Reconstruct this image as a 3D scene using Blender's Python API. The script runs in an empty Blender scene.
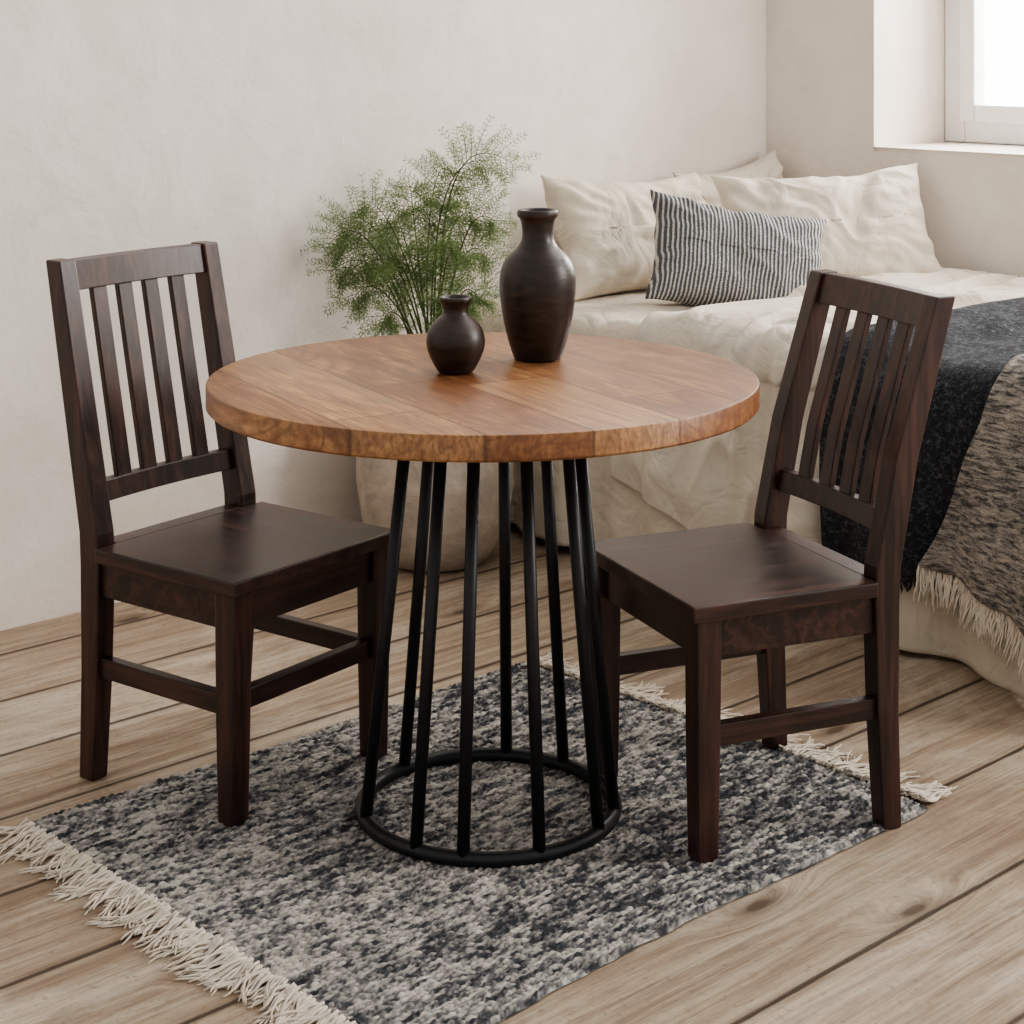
import bpy, bmesh, math, random
import numpy as np
from mathutils import Vector, Matrix, noise
random.seed(7); np.random.seed(7)
S=bpy.context.scene
COL=S.collection
try:
    S.view_settings.view_transform='AgX'
    S.view_settings.look='AgX - Medium High Contrast'
except Exception as e: print(e)

# ---------------------------------------------------------------- node helpers
class M:
    def __init__(s,name):
        s.m=bpy.data.materials.new(name); s.m.use_nodes=True
        s.nt=s.m.node_tree; s.b=s.nt.nodes['Principled BSDF']
    def n(s,t,**k):
        nd=s.nt.nodes.new(t)
        for a,v in k.items(): setattr(nd,a,v)
        return nd
    def l(s,a,b): s.nt.links.new(a,b)
    def put(s,sock,v):
        if hasattr(v,'is_linked') or isinstance(v,bpy.types.NodeSocket): s.l(v,sock)
        else: sock.default_value=v
    def coord(s,kind='Object'): return s.n('ShaderNodeTexCoord').outputs[kind]
    def mapping(s,v,scale=(1,1,1),loc=(0,0,0),rot=(0,0,0)):
        m=s.n('ShaderNodeMapping'); s.l(v,m.inputs[0])
        m.inputs['Scale'].default_value=scale; m.inputs['Location'].default_value=loc; m.inputs['Rotation'].default_value=rot
        return m.outputs[0]
    def noise(s,v,scale=5,detail=4,rough=.55,dist=0):
        n=s.n('ShaderNodeTexNoise'); s.l(v,n.inputs['Vector'])
        n.inputs['Scale'].default_value=scale; n.inputs['Detail'].default_value=detail
        n.inputs['Roughness'].default_value=rough; n.inputs['Distortion'].default_value=dist
        return n.outputs['Fac']
    def math(s,op,a,b=0.0,c=None):
        n=s.n('ShaderNodeMath',operation=op); s.put(n.inputs[0],a); s.put(n.inputs[1],b)
        if c is not None: s.put(n.inputs[2],c)
        return n.outputs[0]
    def mix(s,f,a,b,blend='MIX'):
        n=s.n('ShaderNodeMix',data_type='RGBA',blend_type=blend)
        s.put(n.inputs[0],f); s.put(n.inputs[6],a if not isinstance(a,tuple) else (*a,1)[:4]); s.put(n.inputs[7],b if not isinstance(b,tuple) else (*b,1)[:4])
        return n.outputs[2]
    def ramp(s,f,stops,interp='LINEAR'):
        n=s.n('ShaderNodeValToRGB'); n.color_ramp.interpolation=interp
        el=n.color_ramp.elements
        while len(el)<len(stops): el.new(.5)
        for e,(p,c) in zip(el,stops):
            e.position=p; e.color=(*c,1) if isinstance(c,tuple) else (c,c,c,1)
        s.l(f,n.inputs[0]); return n.outputs[0]
    def sep(s,v):
        n=s.n('ShaderNodeSeparateXYZ'); s.l(v,n.inputs[0]); return n.outputs
    def comb(s,x=0.0,y=0.0,z=0.0):
        n=s.n('ShaderNodeCombineXYZ'); s.put(n.inputs[0],x); s.put(n.inputs[1],y); s.put(n.inputs[2],z); return n.outputs[0]
    def white(s,v):
        n=s.n('ShaderNodeTexWhiteNoise',noise_dimensions='3D'); s.l(v,n.inputs['Vector']); return n.outputs['Value']
    def base(s,c): s.put(s.b.inputs['Base Color'],c if not isinstance(c,tuple) else (*c,1)[:4])
    def rough(s,r): s.put(s.b.inputs['Roughness'],r)
    def bump(s,h,strength=.3,dist=.01):
        n=s.n('ShaderNodeBump'); s.l(h,n.inputs['Height']); n.inputs['Strength'].default_value=strength; n.inputs['Distance'].default_value=dist
        s.l(n.outputs[0],s.b.inputs['Normal'])

def mat_plaster():
    m=M('plaster'); v=m.coord()
    a=m.noise(v,.9,7,.62,.8); b=m.noise(v,5,6,.65,.5); c=m.noise(v,60,3,.6); d=m.noise(v,2.0,3,.5,.2)
    col=m.ramp(a,[(.30,(.69,.60,.52)),(.48,(.80,.73,.66)),(.70,(.86,.805,.745))])
    col=m.mix(m.ramp(b,[(.48,0.0),(.70,.5)]),col,(.71,.625,.55))
    m.base(col); m.rough(.92)
    h=m.math('ADD',m.math('ADD',m.math('MULTIPLY',b,.5),m.math('MULTIPLY',d,2.0)),m.math('MULTIPLY',c,.05)); m.bump(h,.42,.03); return m.m
def mat_floor():
    m=M('floor_planks'); v=m.coord(); o=m.sep(v); W=.26; LEN=5.2
    wav=m.math('MULTIPLY',m.math('SUBTRACT',m.noise(m.mapping(v,(2,.2,1)),1.0,3,.5),.5),.008)
    ry=m.math('DIVIDE',m.math('SUBTRACT',m.math('ADD',o[1],wav),.08),W); row=m.math('FLOOR',ry); fy=m.math('FRACT',ry)
    off=m.math('MULTIPLY',m.white(m.comb(row,4.0,0.0)),7.1)
    cx=m.math('DIVIDE',m.math('ADD',o[0],off),LEN); col=m.math('FLOOR',cx); fx=m.math('FRACT',cx)
    rnd=m.white(m.comb(row,col,1.0)); rnd2=m.white(m.comb(row,col,7.0))
    vo=m.n('ShaderNodeTexVoronoi',voronoi_dimensions='2D'); m.l(m.mapping(v,(1.5,4.0,1),(.31,.17,0)),vo.inputs['Vector']); vo.inputs['Scale'].default_value=1.0
    vc=m.n('ShaderNodeSeparateColor'); m.l(vo.outputs['Color'],vc.inputs[0]); gate=m.ramp(vc.outputs[0],[(.50,0.0),(.56,1.0)])
    kd=m.math('ADD',vo.outputs['Distance'],m.math('MULTIPLY',m.math('SUBTRACT',m.noise(v,30,3,.5),.5),.03)); pull=m.math('MULTIPLY',gate,m.ramp(kd,[(.0,1.0),(.28,0.0)],'EASE'))
    gy=m.math('ADD',m.math('MULTIPLY',o[1],22.0),m.math('MULTIPLY',pull,1.5))
    gv=m.comb(m.math('ADD',m.math('MULTIPLY',o[0],.9),m.math('MULTIPLY',rnd,31.0)),gy,m.math('MULTIPLY',rnd,9.0))
    g=m.noise(gv,1.0,10,.74,.5)
    gm_=m.noise(m.comb(m.math('MULTIPLY',o[0],2.2),m.math('ADD',m.math('MULTIPLY',o[1],62.0),m.math('MULTIPLY',pull,4.5)),rnd2),1.0,6,.7,.6)
    g2=m.noise(m.comb(m.math('MULTIPLY',o[0],5.0),m.math('ADD',m.math('MULTIPLY',o[1],190.0),m.math('MULTIPLY',pull,12.0)),rnd),1.0,5,.7,.4)
    c=m.ramp(g,[(.30,(.19,.128,.085)),(.42,(.35,.262,.182)),(.53,(.49,.39,.287)),(.70,(.60,.505,.395))])
    c=m.mix(m.math('MULTIPLY',rnd2,.55),c,(.38,.285,.20))
    c=m.mix(m.ramp(gm_,[(.34,.65),(.52,0.0)]),c,(.18,.12,.08))
    c=m.mix(m.ramp(g2,[(.36,.5),(.55,0.0)]),c,(.19,.13,.09))
    pw=m.noise(m.mapping(v,(1.6,3.8,1)),1.0,9,.74,.6); c=m.mix(m.ramp(pw,[(.49,0.0),(.66,.65)]),c,(.64,.565,.465))
    c=m.mix(m.ramp(pw,[(.32,.55),(.46,0.0)]),c,(.23,.16,.11))
    sp=m.noise(v,70,5,.75,.3); c=m.mix(m.ramp(sp,[(.32,.6),(.44,0.0)]),c,(.17,.12,.085))
    k=m.math('MULTIPLY',gate,m.ramp(kd,[(.030,.9),(.05,.55),(.10,.15),(.15,0.0)])); c=m.mix(k,c,(.085,.05,.03))
    e=m.math('MINIMUM',fy,m.math('SUBTRACT',1.0,fy))
    ex=m.math('MINIMUM',fx,m.math('SUBTRACT',1.0,fx))
    gap=m.math('MINIMUM',m.math('MULTIPLY',e,W),m.math('MULTIPLY',ex,LEN))
    gn=m.math('MULTIPLY',m.noise(v,12,3,.6),.0045)
    gm=m.ramp(m.math('SUBTRACT',gap,gn),[(.0001,1.0),(.0020,0.0)])
    soft=m.ramp(gap,[(.0,.45),(.014,0.0)]); c=m.mix(soft,c,(.16,.10,.065))
    c=m.mix(m.math('MULTIPLY',gm,.85),c,(.045,.028,.018))
    m.base(c); m.rough(m.ramp(g,[(.3,.74),(.7,.58)])); m.b.inputs['Specular IOR Level'].default_value=.35
    h=m.math('SUBTRACT',m.math('ADD',m.math('MULTIPLY',g,.5),m.math('ADD',m.math('MULTIPLY',gm_,.4),m.math('MULTIPLY',g2,.3))),m.math('MULTIPLY',gm,1.2))
    m.bump(h,.6,.007); return m.m
def mat_darkwood(axis,nm):
    m=M(nm); v=m.coord(); sc=[42,42,42]; sc[axis]=2.4
    g=m.noise(m.mapping(v,tuple(sc)),1.0,6,.68,.8); b=m.noise(v,5,3,.5)
    c=m.ramp(g,[(.32,(.0095,.0042,.0036)),(.48,(.025,.0105,.0082)),(.70,(.082,.033,.022))])
    c=m.mix(m.ramp(b,[(.50,0.0),(.78,.5)]),c,(.085,.033,.022))
    m.base(c); m.rough(m.ramp(g,[(.3,.30),(.7,.42)])); m.b.inputs['Specular IOR Level'].default_value=.5
    m.bump(g,.16,.002); return m.m
def mat_tabletop():
    m=M('mango_tabletop'); v=m.coord(); o=m.sep(v); W=.158
    r=m.math('ADD',m.math('DIVIDE',o[0],W),.42); row=m.math('FLOOR',r); f=m.math('FRACT',r)
    off=m.math('MULTIPLY',m.white(m.comb(row,5.0,0.0)),2.0)
    cy=m.math('DIVIDE',m.math('ADD',o[1],off),.72); col=m.math('FLOOR',cy); fy=m.math('FRACT',cy)
    rnd=m.white(m.comb(row,col,2.0)); rnd3=m.white(m.comb(row,col,11.0))
    gv=m.comb(m.math('ADD',m.math('MULTIPLY',o[0],8.0),m.math('MULTIPLY',rnd,40.0)),m.math('MULTIPLY',o[1],1.9),m.math('ADD',m.math('MULTIPLY',o[2],9.0),rnd))
    g=m.noise(gv,1.0,9,.72,2.2)
    base=m.noise(gv,.7,2,.5,.9); bands=m.math('FRACT',m.math('MULTIPLY',base,13.0)); bands=m.math('ABSOLUTE',m.math('SUBTRACT',bands,.5))
    g2=m.noise(m.comb(m.math('MULTIPLY',o[0],150.0),m.math('MULTIPLY',o[1],6.0),m.math('MULTIPLY',o[2],60.0)),1.0,4,.65,.3)
    blot=m.noise(m.mapping(v,(5,2.2,5)),1.0,4,.6,1.2)
    c=m.ramp(g,[(.34,(.075,.025,.010)),(.43,(.22,.083,.030)),(.52,(.41,.185,.068)),(.66,(.60,.335,.142))])
    c=m.mix(m.ramp(blot,[(.36,.75),(.52,0.0)]),c,(.16,.058,.022))
    c=m.mix(m.ramp(bands,[(.0,.7),(.25,0.0)]),c,(.13,.046,.018))
    c=m.mix(m.ramp(rnd,[(0.1,.0),(1.0,.62)]),c,(.19,.072,.026))
    c=m.mix(m.ramp(rnd3,[(.5,0.0),(1.0,.38)]),c,(.62,.37,.17))
    c=m.mix(m.ramp(g2,[(.38,.6),(.6,0.0)]),c,(.12,.045,.018))
    e=m.math('MULTIPLY',m.math('MINIMUM',f,m.math('SUBTRACT',1.0,f)),W)
    e2=m.math('MULTIPLY',m.math('MINIMUM',fy,m.math('SUBTRACT',1.0,fy)),.72)
    gm=m.ramp(m.math('MINIMUM',e,e2),[(.0005,1.0),(.0020,0.0)])
    c=m.mix(m.math('MULTIPLY',gm,.75),c,(.07,.025,.010))
    m.base(c); m.rough(m.ramp(g,[(.3,.36),(.7,.46)])); m.b.inputs['Specular IOR Level'].default_value=.5
    m.bump(m.math('SUBTRACT',g,m.math('MULTIPLY',gm,.5)),.12,.002); return m.m
def mat_simple(nm,c,r=.5,metal=0,nscale=None,var=.2,bump=0,dist=.003):
    m=M(nm)
    if nscale:
        f=m.noise(m.coord(),nscale,5,.6,.3)
        m.base(m.ramp(f,[(.3,tuple(x*(1-var) for x in c)),(.7,tuple(min(1,x*(1+var)) for x in c))]))
        if bump: m.bump(f,bump,dist)
    else: m.base(c)
    m.rough(r); m.b.inputs['Metallic'].default_value=metal; return m.m
def mat_linen(nm,c,weave=420):
    m=M(nm); v=m.coord(); a=m.noise(v,7,5,.6,.3); w=m.noise(m.mapping(v,(1,1.6,1)),weave,2,.5); w2=m.noise(v,6,3,.5,1.2)
    cr=m.math('ABSOLUTE',m.math('SUBTRACT',w2,.5)); cr=m.math('POWER',m.math('MULTIPLY',cr,3.0),.8)
    col=m.ramp(a,[(.3,tuple(x*.92 for x in c)),(.7,tuple(min(1,x*1.04) for x in c))])
    m.base(col); m.rough(.95); m.b.inputs['Sheen Weight'].default_value=.1
    m.bump(m.math('ADD',m.math('MULTIPLY',w,.05),cr),.38,.018); return m.m
def mat_stripe():
    m=M('striped_cotton'); v=m.coord(); o=m.sep(v)
    wob=m.noise(v,6,2,.5); x=m.math('ADD',o[0],m.math('MULTIPLY',wob,.02))
    f=m.math('SINE',m.math('MULTIPLY',x,2*math.pi/.0115))
    dash=m.noise(m.mapping(v,(260,330,260)),1.0,2,.6)
    f2=m.math('ADD',f,m.math('MULTIPLY',m.math('SUBTRACT',dash,.5),3.4))
    c=m.ramp(f2,[(.0,(.085,.09,.10)),(.2,(.145,.15,.16)),(.55,(.46,.435,.40)),(1.0,(.58,.54,.49))])
    m.base(c); m.rough(.95); m.bump(f2,.4,.003); return m.m
def mat_melange(nm,stops,sx=(60,18,60),fine=260):
    m=M(nm); v=m.coord(); a=m.noise(m.mapping(v,sx),1.0,3,.7,.5); b=m.noise(v,fine,2,.6); c0=m.noise(v,9,3,.6)
    f=m.math('ADD',m.math('MULTIPLY',a,.72),m.math('ADD',m.math('MULTIPLY',b,.2),m.math('MULTIPLY',c0,.12)))
    m.base(m.ramp(f,stops)); m.rough(.95); m.bump(m.math('ADD',a,m.math('MULTIPLY',b,.7)),.9,.010); return m.m

PL=mat_plaster(); FL=mat_floor()
DZ=mat_darkwood(2,'dark_wood_upright'); DX=mat_darkwood(0,'dark_wood_rail'); DY=mat_darkwood(1,'dark_wood_seat')
TT=mat_tabletop()
METAL=mat_simple('black_metal',(.014,.014,.016),.45,.2,90,.2,.08,.001)
LIN=mat_linen('cream_linen',(.67,.59,.48)); LIN2=mat_linen('ivory_linen',(.71,.635,.53)); DUV=mat_linen('oat_linen',(.68,.61,.51)); SHEET=mat_linen('white_sheet',(.74,.70,.65))
STR=mat_stripe()
DARKT=mat_melange('charcoal_wool',[(.38,(.012,.013,.016)),(.54,(.028,.030,.036)),(.66,(.11,.115,.125))],(60,90,110))
MELT=mat_melange('melange_wool',[(.36,(.04,.04,.045)),(.45,(.13,.125,.12)),(.53,(.36,.32,.275)),(.65,(.62,.55,.47))],(30,26,130),300)
FRI=mat_simple('cotton_fringe',(.70,.62,.52),.95,0,60,.15)
FRID=mat_simple('dark_fringe',(.03,.034,.042),.95,0,60,.3)
CLAY=mat_simple('rough_clay',(.46,.39,.32),.95,0,11,.25,.8,.015)
SOIL=mat_simple('potting_soil',(.04,.026,.017),1,0,50,.4,.8,.01)
STEM=mat_simple('fern_stem',(.10,.13,.04),.7)
def mat_leaf():
    m=M('fern_foliage'); f=m.noise(m.coord(),14,3,.6)
    m.base(m.ramp(f,[(.3,(.085,.145,.045)),(.5,(.155,.235,.078)),(.72,(.27,.36,.155))])); m.rough(.6)
    tr=m.n('ShaderNodeBsdfTranslucent'); tr.inputs[0].default_value=(.29,.40,.14,1)
    mx=m.n('ShaderNodeMixShader'); mx.inputs[0].default_value=.33
    m.l(m.b.outputs[0],mx.inputs[1]); m.l(tr.outputs[0],mx.inputs[2])
    m.l(mx.outputs[0],m.nt.nodes['Material Output'].inputs[0]); return m.m
LEAF=mat_leaf()
WHITE=mat_simple('white_painted_wood',(.84,.84,.82),.45,0,12,.03)
def mat_vase():
    m=M('dark_turned_wood'); v=m.coord(); g=m.noise(m.mapping(v,(14,14,60)),1.0,5,.6,.4)
    c=m.ramp(g,[(.3,(.014,.008,.006)),(.55,(.030,.017,.012)),(.8,(.07,.037,.024))])
    m.base(c); m.rough(m.ramp(g,[(.3,.32),(.7,.48)])); m.bump(g,.3,.002); return m.m
VASE=mat_vase()
def mat_glass():
    m=M('window_glass'); t=m.n('ShaderNodeBsdfTransparent'); g=m.n('ShaderNodeBsdfGlossy'); g.inputs['Roughness'].default_value=.02
    mx=m.n('ShaderNodeMixShader'); mx.inputs[0].default_value=.06
    m.l(t.outputs[0],mx.inputs[1]); m.l(g.outputs[0],mx.inputs[2]); m.l(mx.outputs[0],m.nt.nodes['Material Output'].inputs[0]); return m.m
GLASS=mat_glass()

# ---------------------------------------------------------------- mesh helpers
def new_obj(name,verts,faces,mat,parent=None,smooth=False,loc=None,**props):
    me=bpy.data.meshes.new(name); me.from_pydata([tuple(v) for v in verts],[],[tuple(f) for f in faces]); me.update()
    me.materials.append(mat)
    if smooth: me.polygons.foreach_set('use_smooth',[True]*len(me.polygons))
    ob=bpy.data.objects.new(name,me); COL.objects.link(ob)
    if parent: ob.parent=parent
    if loc: ob.location=loc
    for k,v in props.items(): ob[k]=v
    return ob
def empty(name,loc,rz,label,cat,**props):
    e=bpy.data.objects.new(name,None); e.empty_display_size=.1; COL.objects.link(e)
    e.location=loc; e.rotation_euler=(0,0,rz); e['label']=label; e['category']=cat
    for k,v in props.items(): e[k]=v
    return e
def bevel(ob,w=.003,seg=2):
    b=ob.modifiers.new('bevel','BEVEL'); b.width=w; b.segments=seg; b.limit_method='ANGLE'; b.angle_limit=math.radians(40); b.harden_normals=False
class Geo:
    def __init__(s): s.v=[]; s.f=[]
    def add(s,v,f):
        n=len(s.v); s.v+= [tuple(x) for x in v]; s.f+=[tuple(i+n for i in q) for q in f]
    def box(s,x0,x1,y0,y1,z0,z1):
        s.add([(x0,y0,z0),(x1,y0,z0),(x1,y1,z0),(x0,y1,z0),(x0,y0,z1),(x1,y0,z1),(x1,y1,z1),(x0,y1,z1)],
              [(0,3,2,1),(4,5,6,7),(0,1,5,4),(1,2,6,5),(2,3,7,6),(3,0,4,7)])
    def loft(s,secs):
        v=[];f=[]
        for cx,cy,z,hx,hy in secs: v+=[(cx-hx,cy-hy,z),(cx+hx,cy-hy,z),(cx+hx,cy+hy,z),(cx-hx,cy+hy,z)]
        for k in range(len(secs)-1):
            a=4*k
            for i in range(4): j=(i+1)%4; f.append((a+i,a+j,a+4+j,a+4+i))
        f.append((3,2,1,0)); a=4*(len(secs)-1); f.append((a,a+1,a+2,a+3)); s.add(v,f)
    def tube(s,pts,rad,n=8,cap=True):
        pts=[Vector(p) for p in pts]; rs=rad if isinstance(rad,(list,tuple)) else [rad]*len(pts)
        v=[];f=[]; t=(pts[1]-pts[0]).normalized(); u=t.orthogonal().normalized()
        for k,p in enumerate(pts):
            a=pts[max(0,k-1)]; b=pts[min(len(pts)-1,k+1)]; t=(b-a).normalized()
            u=(u-t*u.dot(t)); u=u.normalized() if u.length>1e-6 else t.orthogonal().normalized(); w=t.cross(u)
            for i in range(n):
                an=2*math.pi*i/n; v.append(p+(u*math.cos(an)+w*math.sin(an))*rs[k])
        for k in range(len(pts)-1):
            for i in range(n):
                j=(i+1)%n; f.append((k*n+i,k*n+j,(k+1)*n+j,(k+1)*n+i))
        if cap: f.append(tuple(range(n-1,-1,-1))); f.append(tuple((len(pts)-1)*n+i for i in range(n)))
        s.add(v,f)
    def lathe(s,prof,n=64):
        v=[];f=[]
        for r,z in prof:
            for i in range(n):
                a=2*math.pi*i/n; v.append((r*math.cos(a),r*math.sin(a),z))
        for k in range(len(prof)-1):
            for i in range(n):
                j=(i+1)%n; f.append((k*n+i,k*n+j,(k+1)*n+j,(k+1)*n+i))
        f.append(tuple(range(n-1,-1,-1))); f.append(tuple((len(prof)-1)*n+i for i in range(n)))
        s.add(v,f)
    def torus(s,R,r,z,n=96,m=12,c=(0,0)):
        v=[];f=[]
        for i in range(n):
            a=2*math.pi*i/n
            for j in range(m):
                b=2*math.pi*j/m; rr=R+r*math.cos(b); v.append((c[0]+rr*math.cos(a),c[1]+rr*math.sin(a),z+r*math.sin(b)))
        for i in range(n):
            for j in range(m):
                i2=(i+1)%n;j2=(j+1)%m; f.append((i*m+j,i2*m+j,i2*m+j2,i*m+j2))
        s.add(v,f)
    def obj(s,name,mat,parent=None,smooth=False,**k): return new_obj(name,s.v,s.f,mat,parent,smooth,**k)

# ---------------------------------------------------------------- camera
TH=math.radians(46.7); H=1.359; F=1850.; UP=.013
FW=Vector((math.cos(TH),math.sin(TH),0)); RT=Vector((math.sin(TH),-math.cos(TH),0))
cam=bpy.data.cameras.new('camera'); co=bpy.data.objects.new('camera',cam); COL.objects.link(co)
co.location=(0,0,H); co.rotation_euler=(math.pi/2,0,TH-math.pi/2)
cam.sensor_width=36; cam.lens=F/1024*36; cam.shift_y=(35-512)/1024; cam.clip_start=.05
S.camera=co

# ---------------------------------------------------------------- room
WY=3.87; WX=4.80
g=Geo(); g.box(-1.2,5.25,-1.2,4.1,-.1,0); g.obj('floor',FL,kind='structure')
g=Geo(); g.box(-.6,WX,WY,WY+.23,0,2.7); g.obj('wall_back',PL,kind='structure')
YA,YB,ZA,ZB=2.33,3.43,.997+UP,2.29; XD=5.25
ys=[-.6,YA,YB,WY+.23]; zs=[0,ZA,ZB,2.7]
v=[];f=[]
idx={}
for s_,X in enumerate((WX,XD)):
    for i,y in enumerate(ys):
        for k,z in enumerate(zs): idx[(s_,i,k)]=len(v); v.append((X,y,z))
for i in range(3):
    for k in range(3):
        if i==1 and k==1: continue
        a,b,c,d=[(i,k),(i+1,k),(i+1,k+1),(i,k+1)]
        f.append([idx[(0,*q)] for q in (a,d,c,b)]); f.append([idx[(1,*q)] for q in (a,b,c,d)])
def strip(path):
    for p,q in zip(path,path[1:]): f.append([idx[(0,*p)],idx[(0,*q)],idx[(1,*q)],idx[(1,*p)]])
strip([(1,1),(2,1),(2,2),(1,2),(1,1)])
out=[(0,0),(0,1),(0,2),(0,3),(1,3),(2,3),(3,3),(3,2),(3,1),(3,0),(2,0),(1,0),(0,0)]
strip(out)
w=new_obj('wall_right',v,f,PL,kind='structure'); bevel(w,.014,3)
g=Geo(); x0=5.17
def fr(y0,y1,z0,z1,t,xa,xb):
    g.box(xa,xb,y0,y0+t,z0,z1); g.box(xa,xb,y1-t,y1,z0,z1); g.box(xa,xb,y0+t,y1-t,z0,z0+t); g.box(xa,xb,y0+t,y1-t,z1-t,z1)
fr(YA+.002,YB-.002,ZA+.002,ZB-.002,.075,x0,x0+.07)
mid=(YA+YB)/2
fr(YA+.07,mid+.01,ZA+.07,ZB-.07,.055,x0-.018,x0+.05); fr(mid-.01+.02,YB-.07,ZA+.07,ZB-.07,.055,x0-.018,x0+.05)
wf=g.obj('window_1',WHITE,kind='structure'); bevel(wf,.005,2)
g=Geo(); g.box(x0+.02,x0+.026,YA+.1,YB-.1,ZA+.1,ZB-.1); g.obj('glass_pane',GLASS,parent=wf)

# ---------------------------------------------------------------- rug
def vn(u,v,seed):
    rs=np.random.RandomState(seed); G=rs.rand(256,256)
    ui=np.floor(u).astype(int); vi=np.floor(v).astype(int); a=u-ui; b=v-vi; a=a*a*(3-2*a); b=b*b*(3-2*b)
    g=lambda i,j:G[i%256,j%256]
    return (g(ui,vi)*(1-a)+g(ui+1,vi)*a)*(1-b)+(g(ui,vi+1)*(1-a)+g(ui+1,vi+1)*a)*b
def build_rug():
    x0,x1,y0,y1=1.565,2.765,1.865,2.88; z0=0.001
    nx,ny=620,540
    xs=np.linspace(x0,x1,nx); ys=np.linspace(y0,y1,ny); X,Y=np.meshgrid(xs,ys,indexing='ij')
    pitch=.0084; nr=int((y1-y0)/pitch)+4; L=.015; nc=int((x1-x0)/L)+10
    Yw=Y+.0058*(vn(X*38,Y*30,1)-.5)+.003*(vn(X*90,Y*90,2)-.5)
    rr_=(Yw-y0+.012)/pitch; r=np.floor(rr_).astype(int).clip(0,nr-1); fr_=rr_%1
    ph=np.random.rand(nr)*3; jj=(X-x0)/L+ph[r]+1.3*(vn(X*30+r*7.3,Y*3,3)-.5)+.35*(fr_-.5); c=np.floor(jj).astype(int).clip(0,nc-1); fc=jj%1
    hrand=np.random.rand(nr,nc); rnd=np.random.rand(nr,nc)
    streak=vn(X*24,Y*118,4); cl=vn(X*2.6,Y*4.5,5); st2=vn(X*75,Y*220,6); fn=vn(X*220,Y*380,7)
    T=.46+.20*(cl-.5)+.62*(streak-.5)+.42*(rnd[r,c]-.5)+.50*(st2-.5)+.45*(fn-.5)+.06*(2.3-X)
    prof=np.sin(np.pi*fr_)**.8*(.35+.65*np.sin(np.pi*fc)**.8)
    T=np.clip(T,0,1)*(.62+.38*np.clip(prof*1.6,0,1))  # yarn colour darkened between nubs, groove shading put into the tone
    z=z0+.004+.0058*prof*(.55+.75*hrand[r,c])+.0022*(vn(X*60,Y*60,8)-.5)+.003*vn(X*6,Y*6,9)
    edge=np.minimum.reduce([X-x0,x1-X,Y-y0,y1-Y]); z=np.where(edge<.004,z0+.002,z)
    Yo=Y+ .008*np.sin(X*5.0+.5)*((Y-y0)/(y1-y0)-.5)*2+.006*(vn(X*30,Y*0,11)-.5)*np.where((Y-y0<.02)|(y1-Y<.02),1,0)
    Xo=X+.008*np.sin(Y*6.0)*((X-x0)/(x1-x0)-.5)*2
    V=np.stack([Xo,Yo,z],-1).reshape(-1,3)
    i=np.arange(nx-1)[:,None]*ny+np.arange(ny-1)[None,:]
    Fc=np.stack([i,i+ny,i+ny+1,i+1],-1).reshape(-1,4)
    me=bpy.data.meshes.new('pile'); me.from_pydata(V.tolist(),[],Fc.tolist()); me.update()
    stops=[(0,(.022,.024,.028)),(.18,(.055,.057,.063)),(.34,(.165,.160,.156)),(.52,(.37,.345,.31)),(.74,(.59,.545,.48)),(1,(.71,.66,.59))]
    P=[s[0] for s in stops]; rgb=np.stack([np.interp(T,P,[s[1][k] for s in stops]) for k in range(3)]+[np.ones_like(T)],-1).reshape(-1,4)
    ca=me.color_attributes.new('Yarn','FLOAT_COLOR','POINT'); ca.data.foreach_set('color',rgb.astype(np.float32).ravel())
    m=M('rug_yarn'); at=m.n('ShaderNodeVertexColor',layer_name='Yarn'); nn=m.noise(m.coord(),420,3,.6)
    m.base(m.mix(m.ramp(nn,[(.3,.3),(.7,0.0)]),at.outputs[0],(.06,.06,.07))); m.rough(.98); m.bump(nn,.6,.003)
    me.materials.append(m.m); me.polygons.foreach_set('use_smooth',[True]*len(me.polygons))
    root=empty('rug',((x0+x1)/2,(y0+y1)/2,0),0,'grey and charcoal melange woven rug with cream fringed ends','rug')
    ob=bpy.data.objects.new('pile',me); COL.objects.link(ob); ob.parent=root; ob.matrix_parent_inverse=Matrix.Translation(-root.location)
    ob['kind']='stuff'
    for sgn,xe in ((-1,x0),(1,x1)):
        g=Geo(); y=y0+.006
        while y<y1-.004:
            L0=random.uniform(.05,.10); drift=random.uniform(-.035,.035)
            for q in range(6):
                yy=y+random.uniform(-.006,.006); l=L0*random.uniform(.75,1.12); d2=drift+random.uniform(-.02,.02); zz=random.uniform(.003,.012)
                pts=[]; ph=random.random()*6; am=random.uniform(.002,.007)
                for k in range(8):
                    t=k/7; pts.append((xe+sgn*(-.004+l*t),yy+d2*t*t+am*math.sin(ph+t*9)*t,max(.0022,(.008*(1-t)**2)+zz*(.6+.4*math.sin(ph+t*6)))))
                g.tube(pts,[.0022,.0026,.0024,.0022,.002,.0018,.0016,.0012],5)
            y+=random.uniform(.010,.016)
        fo=g.obj('fringe',FRI,parent=root,smooth=True); fo.matrix_parent_inverse=Matrix.Translation(-root.location); fo['kind']='stuff'
build_rug()

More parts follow.
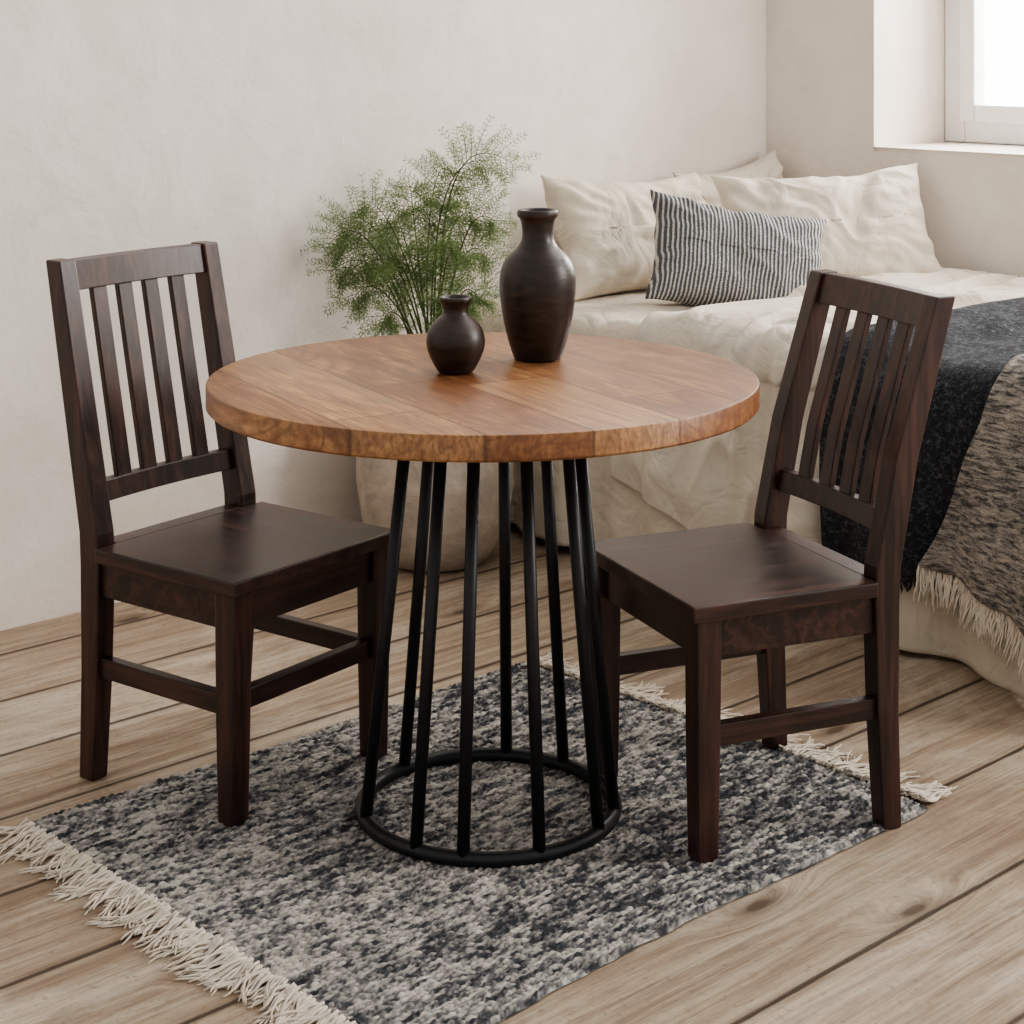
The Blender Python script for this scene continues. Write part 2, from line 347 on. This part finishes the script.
# ---------------------------------------------------------------- table
tc=FW*3.22+RT*(-.050)
tab=empty('dining_table',(tc.x,tc.y,.009),0,'round mango wood table with black metal rod pedestal on the rug','table')
R=.477; zt=.744+UP; th=.042
g=Geo()
rr=.004
g.lathe([(R-rr,zt-th),(R,zt-th+rr),(R,zt-rr),(R-.0012,zt-.0012),(R-rr,zt)],160)
rot=math.radians(-14)
top=g.obj('tabletop',TT,parent=tab,smooth=True); top.rotation_euler=(0,0,rot)
top.data.set_sharp_from_angle(angle=math.radians(30))
Rb=.2195; bc=RT*.009
g=Geo(); g.torus(Rb,.0125,.0125,128,16,(bc.x,bc.y)); g.obj('base_ring',METAL,parent=tab,smooth=True)
tcn=RT*.014
g=Geo(); g.torus(.148,.009,zt-th-.010,96,12,(tcn.x,tcn.y)); g.obj('mounting_ring',METAL,parent=tab,smooth=True)
base_ang=math.atan2(-FW.y,-FW.x)
for a in (-71,-32,-10,23,58,80,-135,172,142,118):
    an=base_ang+math.radians(a)
    g=Geo(); g.tube([(bc.x+Rb*math.cos(an),bc.y+Rb*math.sin(an),.018),(tcn.x+.148*math.cos(an),tcn.y+.148*math.sin(an),zt-th-.001)],.0108,14)
    o=g.obj('rod',METAL,parent=tab,smooth=False)
    for p in o.data.polygons: p.use_smooth=len(p.vertices)==4

# ---------------------------------------------------------------- chairs
def chair(loc,rz,label,H2,front,rake=.064):
    e=empty('dining_chair',loc,rz,label,'chair',group='dining chairs at the round table')
    hw,hd=.183,.174; zs_=.430
    def part(g,n,m,b=.003):
        o=g.obj(n,m,parent=e); bevel(o,b,2); return o
    for sx in (-1,1):
        g=Geo(); g.loft([(sx*hw,-hd,0,.0188,.0188),(sx*hw,-hd,.18,.0215,.0215),(sx*hw,-hd,zs_-.025,.023,.023)]); part(g,'leg',DZ)
        g=Geo(); secs=[(sx*hw,hd+.012,0,.018,.0185),(sx*hw,hd+.002,.2,.020,.0215),(sx*hw,hd,.39,.021,.0245),(sx*hw,hd+.003,.45,.021,.0245),(sx*hw,hd+.04,.63,.0205,.023),(sx*hw,hd+.04+rake,H2,.0195,.020)]
        g.loft(secs); part(g,'leg',DZ)
    g=Geo(); X=hw+.031; y0=-hd-.034; y1=hd-.026
    n=14; v=[];f=[]
    for i in range(n+1):
        for j in range(n+1):
            u=i/n*2-1; w=j/n*2-1
            z=zs_-.004*max(0,(1-u*u))*max(0,(1-w*w)); v.append((u*X,y0+(y1-y0)*j/n,z))
    for i in range(n):
        for j in range(n): a=i*(n+1)+j; f.append((a,a+n+1,a+n+2,a+1))
    m0=len(v)
    ring=[i*(n+1) for i in range(n+1)]+[n*(n+1)+j for j in range(1,n+1)]+[i*(n+1)+n for i in range(n-1,-1,-1)]+[j for j in range(n-1,0,-1)]
    for r_ in ring: v.append((v[r_][0],v[r_][1],zs_-.026))
    k=len(ring)
    for q in range(k): f.append((ring[q],m0+q,m0+(q+1)%k,ring[(q+1)%k]))
    f.append(tuple(m0+q for q in range(k))[::-1])
    g.add(v,f)
    g.box(-hw+.022,hw-.022,y1-.001,hd+.015,zs_-.0255,zs_-.0005)
    part(g,'seat',DY,.003)
    g=Geo(); t=.011; za=zs_-.092; zb=zs_-.026
    for sx in (-1,1): g.box(sx*hw-t,sx*hw+t,-hd+.02,hd-.02,za,zb)
    g.box(-hw+.02,hw-.02,-hd-t,-hd+t,za,zb); g.box(-hw+.02,hw-.02,hd-t,hd+t,za,zb)
    part(g,'apron',DX,.002)
    for sx in (-1,1):
        g=Geo(); g.box(sx*hw-.011,sx*hw+.011,-hd+.017,hd-.012,.190,.226); part(g,'stretcher',DY,.002)
    if front:
        g=Geo(); g.box(-hw+.018,hw-.018,-hd-.011,-hd+.011,.197,.232); part(g,'stretcher',DX,.002)
    def yc(z): return hd+.040+(z-.63)/(H2-.63)*rake if z>.63 else hd+.003+(z-.45)/.18*.037
    g=Geo()
    def rail(z0,z1,h):
        n=12; v=[];f=[]
        for i in range(n+1):
            u=i/n*2-1; x=u*(hw-.018); b=0.010*(1-u*u)
            v+=[(x,yc(z0)-h+b,z0),(x,yc(z0)+h+b,z0),(x,yc(z1)+h+b,z1),(x,yc(z1)-h+b,z1)]
        for i in range(n):
            a=4*i
            for q in range(4): r_=(q+1)%4; f.append((a+q,a+4+q,a+4+r_,a+r_))
        f.append((0,1,2,3)); f.append((4*n+3,4*n+2,4*n+1,4*n)); g.add(v,f)
    rail(H2-.058,H2-.002,.012); rail(.499,.537,.011)
    for i in range(4):
        u=(-.6+.4*i); x=u*(hw-.018); b=.010*(1-u*u); s_=[]
        for z in (.53,.63,.75,H2-.055): s_.append((x,yc(z)+b,z,.0175,.0065))
        g.loft(s_)
    part(g,'backrest',DZ,.002)
    return e
def shift(x,y,dd,dl):
    p=Vector((x,y,0))+FW*dd+RT*dl; return (p.x,p.y,.001)
chair(shift(1.982,2.837,0,-.005),math.radians(10),'dark brown slatted wooden chair near the pale wall',.940,True)
chair(shift(2.532,2.111,0,.006),math.radians(-110),'dark brown slatted wooden chair beside the bed',.905,False,.082)

# ---------------------------------------------------------------- vases
def vase(name,d,l,prof,label,k=1):
    p=FW*d+RT*l; g=Geo(); g.lathe([(a*k,b*k) for a,b in prof],72)
    o=g.obj(name,VASE,smooth=True); o.location=(p.x,p.y,.7535+UP); o['label']=label; o['category']='vase'; o['group']='dark vases on the table'
    s=o.modifiers.new('sub','SUBSURF'); s.levels=1; s.render_levels=2
    return o
vase('vase',3.385,.047,[(.001,0),(.040,0),(.044,.002),(.0455,.006),(.054,.03),(.064,.07),(.070,.11),(.072,.14),(.070,.165),(.060,.188),(.043,.203),(.034,.212),(.029,.224),(.0285,.235),(.031,.256),(.034,.262),(.0375,.264),(.039,.270),(.038,.277),(.034,.278),(.028,.275),(.024,.262),(.022,.235),(.02,.2),(.001,.19)],'tall dark brown turned bottle vase on the round table',.985)
vase('vase',3.25,-.099,[(.001,0),(.027,0),(.031,.002),(.036,.010),(.046,.028),(.0525,.048),(.052,.064),(.045,.082),(.033,.094),(.024,.101),(.0215,.106),(.022,.114),(.026,.122),(.0295,.127),(.0295,.132),(.026,.134),(.021,.130),(.017,.118),(.015,.1),(.001,.095)],'small dark squat round vase on the round table')

# ---------------------------------------------------------------- potted fern
pc=FW*4.79+RT*(-.2)
pot=empty('potted_fern',(pc.x,pc.y,0),0,'wispy green asparagus fern in a rough clay pot against the wall','plant')
g=Geo(); prof=[(.001,0),(.11,0),(.135,.008),(.165,.05),(.192,.12),(.205,.2),(.204,.27),(.19,.34),(.175,.375),(.176,.39),(.186,.402),(.184,.41),(.172,.412),(.162,.405),(.158,.385),(.155,.36),(.001,.358)]
g.lathe(prof,80)
vv=[]
for x,y,z in g.v:
    nn=1+.02*noise.noise(Vector((x*6,y*6,z*9))); vv.append((x*nn,y*nn,z))
g.v=vv; g.obj('pot',CLAY,parent=pot,smooth=True)
g=Geo(); g.lathe([(.001,.35),(.154,.362),(.150,.378),(.08,.388),(.001,.39)],40); g.obj('soil',SOIL,parent=pot,smooth=True)
def fern():
    st=Geo(); lf=[];ff=[]
    rl=Vector((RT.x,RT.y,0)); fl=Vector((FW.x,FW.y,0)); U=Vector((0,0,1))
    fr=[(.215,1.00,.02,-.03,1.20),(.13,1.02,-.03,-.03,1.06),(.02,1.005,.0,-.04,.92),(-.06,.96,-.06,-.05,.85),(-.28,.79,-.05,-.16,1.00),
        (-.25,.86,.03,-.12,.95),(-.16,.92,-.08,-.08,.88),(.16,.86,-.03,.06,.98),(.15,.76,.04,.04,.90),(-.21,.66,-.08,-.14,.82),
        (-.27,.73,-.02,-.12,.88),(.12,.66,-.08,.06,.80),(-.11,.78,-.14,-.06,.82),(.05,.80,-.12,.02,.8),(-.13,.60,-.14,-.10,.75),(.02,.91,-.05,.0,.85),(.04,.64,-.12,.02,.75),
        (-.10,.86,.05,-.08,.85),(.10,.88,.02,.0,.92),(-.18,.74,.02,-.12,.86)]
    def needle(p,d,l,w):
        s=d.cross(Vector((random.uniform(-1,1),random.uniform(-1,1),random.uniform(-1,1))))
        if s.length<1e-4: return
        s.normalize(); n=len(lf); lf.extend([tuple(p-s*w),tuple(p+s*w),tuple(p+d*l)]); ff.append((n,n+1,n+2))
    for lt,zt_,dt,cl,cz in fr:
        A=Vector((random.uniform(-.03,.03),random.uniform(-.03,.03),.385)); C=rl*cl+fl*dt*.5+U*cz*1.0; B=rl*lt+fl*dt+U*zt_
        n=26; P=[A.lerp(C,k/n).lerp(C.lerp(B,k/n),k/n) for k in range(n+1)]
        st.tube(P,[.0028*(1-k/n)+.0007 for k in range(n+1)],5)
        nb=34
        for b in range(nb):
            t=.38+.62*(b+.5)/nb; k=min(n-1,int(t*n)); p=P[k].lerp(P[k+1],t*n-k); T=(P[k+1]-P[k]).normalized()
            side=T.cross(fl).normalized()*(1 if b%2 else -1)
            L=.095*math.sin(math.pi*min(1,(1-t)*1.25+.16))*random.uniform(.5,1.25)+.010
            D=(T*random.uniform(.4,.9)+side*1.0+fl*random.uniform(-.7,.7)).normalized()
            m=8; q=p.copy(); Q=[q.copy()]
            for s_ in range(m):
                D=(D+Vector((0,0,-.05))+Vector([random.uniform(-.1,.1) for _ in range(3)])).normalized(); q=q+D*(L/m); Q.append(q.copy())
            st.tube([Q[0],Q[4],Q[8]],[.0009,.0007,.0004],3,False)
            for s_ in range(1,m+1):
                for h in (-1,1):
                    sd=D.cross(fl).normalized()*h; bd=(D*.7+sd*.9+fl*random.uniform(-.6,.6)).normalized(); bl=random.uniform(.010,.022)*(1.15-s_/m*.6)
                    needle(Q[s_],bd,bl,.0006)
                    for z_ in range(5):
                        pp=Q[s_]+bd*bl*(z_+.6)/5; nd=(bd*.8+Vector((random.uniform(-1,1),random.uniform(-1,1),random.uniform(-1,1)))).normalized()
                        needle(pp,nd,random.uniform(.006,.010),.00095)
    ymax=WY-.02-pc.y
    lf2=[(x,min(y,ymax),z+UP) for x,y,z in lf]
    new_obj('foliage',lf2,ff,LEAF,parent=pot)['kind']='stuff'
    st.v=[(x,min(y,ymax),z+(UP if z>.5 else 0)) for x,y,z in st.v]
    st.obj('stem',STEM,parent=pot,smooth=True)
fern()

# ---------------------------------------------------------------- bed
XE=3.45; ZT=.595+UP; YH=3.85; YF=1.75
bed=empty('bed',(4.1,2.8,0),0,'bed with cream linen cover draped to the wooden floor','bed')
MI=Matrix.Translation(-bed.location)
def par(o,e=bed,mi=None): o.parent=e; o.matrix_parent_inverse=mi or MI
g=Geo(); g.box(XE+.06,4.785,YF+.02,YH,.03,.30); o=g.obj('bed_base',LIN); bevel(o,.02,3); par(o)
g=Geo(); g.box(XE+.055,4.785,YF+.02,YH,.302,.575+UP); o=g.obj('mattress',SHEET); bevel(o,.03,4); par(o)
def sm(x): x=max(0,min(1,x)); return x*x*(3-2*x)
def fold(y,dz):
    a=sm(dz/.35)
    v=a*(.022*math.sin(y*17+1.3*math.sin(y*5))+.013*math.sin(y*31+2+2*math.sin(y*3.7)))
    v+=sm((2.35-y)/.5)*dz*.20+.03*dz
    return v
def ptop(s,y,xin,off,zb,r=.055):
    L1=xin-(XE+r); L2=r*math.pi/2; L3=(ZT-r)-zb; L=L1+L2+L3; a=s*L
    if a<L1: return Vector((xin-a,y,ZT+off)),Vector((0,0,1)),0
    a-=L1
    if a<L2:
        t=a/r; n=Vector((-math.sin(t),0,math.cos(t))); return Vector((XE+r,y,ZT-r))+n*(r+off),n,r*(1-math.cos(t))
    a-=L2; dz=r+a
    return Vector((XE-off-fold(y,dz-r),y,ZT-r-a)),Vector((-1,0,0)),dz
def drape(name,mat,xin,off,ya,yb,zb,ns=150,nt=130,wr=.006,wf=6,seed=0,thick=.004,puff=0,parent=bed,mi=None,hemwave=.0,hangwr=1.0,damp=None,ridge=1.6,offf=None,octv=3,sharp=1.0):
    v=[];f=[];hem=[]
    for i in range(ns+1):
        s=i/ns
        for j in range(nt+1):
            t=j/nt; z0=zb(t)+hemwave*math.sin(t*19+seed)
            L1=xin-XE; Lh=ZT-z0; h=max(0,(s*(L1+Lh)-L1)/Lh)
            y=ya(h)*(1-t)+yb(h)*t
            y+=.006*math.sin(s*14+seed)*(1 if t in(0,1) else .6)
            of=offf(y) if offf else off
            p,n,dz=ptop(s,y,xin,of,z0)
            q=Vector((p.x*wf*.6+seed,p.y*wf*1.1,p.z*wf*.5+seed))
            q+=Vector((noise.noise(q*.7),noise.noise(q*.7+Vector((9,2,4))),0))*.9
            w=noise.fractal(q,1.0,2.1,octv); w=1-min(1.3,abs(w)*ridge)
            w=math.copysign(abs(w)**sharp,w)
            e=min(t,1-t,1-s)
            em=sm(e/.06)
            dm=damp(y) if damp else 1
            amp=wr*(hangwr if dz>.06 else 1)*dm
            d=max(-off*.6,w*amp*(.35+.65*em))+dm*puff*sm(min(t,1-t)/.12)*sm(s/.08)*(1 if dz<.06 else .35)
            p=p+n*d; p.z=max(p.z,.006)
            v.append(tuple(p))
            if i==ns: hem.append(p.copy())
    for i in range(ns):
        for j in range(nt): a=i*(nt+1)+j; f.append((a,a+1,a+nt+2,a+nt+1))
    o=new_obj(name,v,f,mat,smooth=True); so=o.modifiers.new('solid','SOLIDIFY'); so.thickness=thick; so.offset=1
    par(o,parent,mi)
    return o,hem
C=lambda x:(lambda *_:x)
drape('bedspread',LIN,4.77,.004,C(YF),C(YH),lambda t:.012+.02*sm((t-.55)/.3),wr=.007,wf=6,seed=1.3,nt=240,ns=170,hemwave=.006,octv=3,ridge=1.8)
du,_=drape('duvet',DUV,4.74,.018,lambda h:2.42,lambda h:3.20+.06*sm(h),lambda t:.15+.08*sm((t-.6)/.4),wr=.034,wf=5.6,seed=6.2,nt=220,ns=240,thick=.006,puff=.014,hangwr=.6,hemwave=.010,damp=lambda y:.12+.88*sm((y-2.52)/.16),ridge=2.3,octv=2,sharp=1.3)
def strands(name,hem,mat,L,r,n,parent,mi,out=0):
    g=Geo(); k=len(hem)-1
    for a in range(n):
        t=(a+.5)/n*k; i=min(k-1,int(t)); p=hem[i].lerp(hem[i+1],t-i)
        for q in range(3):
            l=L*random.uniform(.7,1.15); ph=random.random()*6; dy=random.uniform(-.3,.3)*l
            pts=[(p.x-.002-out*u*l-.003*math.sin(ph+u*5),p.y+random.uniform(-.003,.003)*(u>0)+dy*u,max(.004,p.z+.004-l*u)) for u in (0,.25,.5,.75,1)]
            g.tube(pts,[r,r*1.1,r,r*.9,r*.5],5)
    o=g.obj(name,mat,smooth=True); par(o,parent,mi); o['kind']='stuff'
t1=empty('throw_blanket',(4.0,2.3,.6),0,'dark charcoal woven throw draped over the bed edge','blanket'); m1=Matrix.Translation(-t1.location)
_,hem=drape('blanket_cloth',DARKT,4.72,.05,C(1.84),lambda h:2.56+.0*h,C(.175),wr=.010,wf=6,seed=8,thick=.006,parent=t1,mi=m1,hemwave=.008,offf=lambda y:.030+.040*sm((y-2.36)/.12),octv=3)
strands('fringe',hem,FRID,.035,.0018,110,t1,m1)
t2=empty('throw_blanket',(3.8,2.0,.62),0,'grey and beige melange throw with cream fringe over the dark throw','blanket'); m2=Matrix.Translation(-t2.location)
_,hem=drape('blanket_cloth',MELT,4.35,.054,C(1.80),lambda h:2.13+.17*h,lambda t:.125+.095*t,wr=.012,wf=5,seed=12,thick=.012,parent=t2,mi=m2,hemwave=.006)
strands('fringe',hem,FRI,.08,.0024,90,t2,m2,.25)

def pillow(label,w,h,t,mat,loc,rot,seed,name='pillow',group=None,wk=1.0):
    n=72; v=[];f=[]
    def pt(u,q,side):
        x=w/2*u*(1-.09*(1-q*q)*abs(u)**2); y=h/2*q*(1-.11*(1-u*u)*abs(q)**2)
        th_=t/2*(max(0,(1-abs(u)**3.2))*max(0,(1-abs(q)**3.2)))**.6
        pv=Vector((x*5+seed,y*5,side*3+seed)); pv+=Vector((noise.noise(pv),noise.noise(pv+Vector((5,5,5))),0))*.8
        wv=noise.fractal(pv,1.0,2,3)
        wv=(1-2.0*abs(wv))*.5
        a=math.atan2(q,u); cr=math.sin(a*18+seed*3+5*noise.noise(Vector((x*6,y*6,seed))))*sm((abs(u)+abs(q)-.6)/1.0)
        th_+= (wv*.036*wk+cr*.008*wk)*min(1,th_/(t*.22))
        sag=-.014*(1-u*u)*(1 if q>0 else .3)+.006*noise.noise(Vector((u*2,q,seed)))
        return (x+.006*noise.noise(Vector((q*3,u,seed+4))),y+sag,side*th_)
    id_={}
    for side in (1,-1):
        for i in range(n+1):
            for j in range(n+1):
                if side==-1 and (i in(0,n) or j in (0,n)): id_[(side,i,j)]=id_[(1,i,j)]; continue
                id_[(side,i,j)]=len(v); v.append(pt(i/n*2-1,j/n*2-1,side))
        for i in range(n):
            for j in range(n):
                q=[id_[(side,i,j)],id_[(side,i+1,j)],id_[(side,i+1,j+1)],id_[(side,i,j+1)]]
                f.append(q if side==1 else q[::-1])
    o=new_obj(name,v,f,mat,smooth=True); o.location=(loc[0],loc[1],loc[2]+UP); o['label']=label; o['category']='pillow'; o['group']=group or 'pillows on the bed'
    yaw,lean,roll=rot
    o.rotation_mode='QUATERNION'
    o.rotation_quaternion=(Matrix.Rotation(math.radians(yaw),4,'Z')@Matrix.Rotation(math.radians(lean),4,'X')@Matrix.Rotation(math.radians(roll),4,'Z')).to_quaternion()
    return o
pillow('cream linen pillow leaning on the plaster wall',.66,.37,.15,LIN,(3.97,3.68,.768),(0,68,-2),2.0)
pillow('ivory linen pillow leaning in the corner against the wall',.50,.38,.10,LIN2,(4.53,3.76,.765),(-2,77,6),5.0)
pillow('large cream linen pillow resting in the corner of the bed',.66,.40,.17,LIN2,(4.45,3.35,.766),(-34,62,3),9.0)
pillow('charcoal and white pinstriped cushion resting on the bed',.52,.34,.15,STR,(3.97,3.30,.728),(-30,58,-12),13.0,wk=.6)

# ---------------------------------------------------------------- lights
w=bpy.data.worlds.new('world'); S.world=w; w.use_nodes=True
nt=w.node_tree; bg=nt.nodes['Background']
tcw=nt.nodes.new('ShaderNodeTexCoord'); sx=nt.nodes.new('ShaderNodeSeparateXYZ'); nt.links.new(tcw.outputs['Generated'],sx.inputs[0])
mr=nt.nodes.new('ShaderNodeMapRange'); mr.interpolation_type='SMOOTHSTEP'
nt.links.new(sx.outputs[0],mr.inputs[0]); mr.inputs[1].default_value=.35; mr.inputs[2].default_value=.95; mr.inputs[3].default_value=.70; mr.inputs[4].default_value=9.0
nt.links.new(mr.outputs[0],bg.inputs[1]); bg.inputs[0].default_value=(1,.985,.96,1)
def area(name,loc,target,sx,sy,e,col):
    l=bpy.data.lights.new(name,'AREA'); l.shape='RECTANGLE'; l.size=sx; l.size_y=sy; l.energy=e; l.color=col
    o=bpy.data.objects.new(name,l); COL.objects.link(o); o.location=loc
    o.rotation_euler=(Vector(target)-Vector(loc)).to_track_quat('-Z','Y').to_euler(); return o
area('window_daylight',(5.75,3.0,1.95),(3.0,2.4,.4),1.6,1.5,180,(1,.98,.96))
area('added_side_fill',(4.7,.3,1.8),(2.3,2.5,.4),1.3,1.3,105,(1,.97,.93))  # unseen lamp added for light from the right; no window stands there
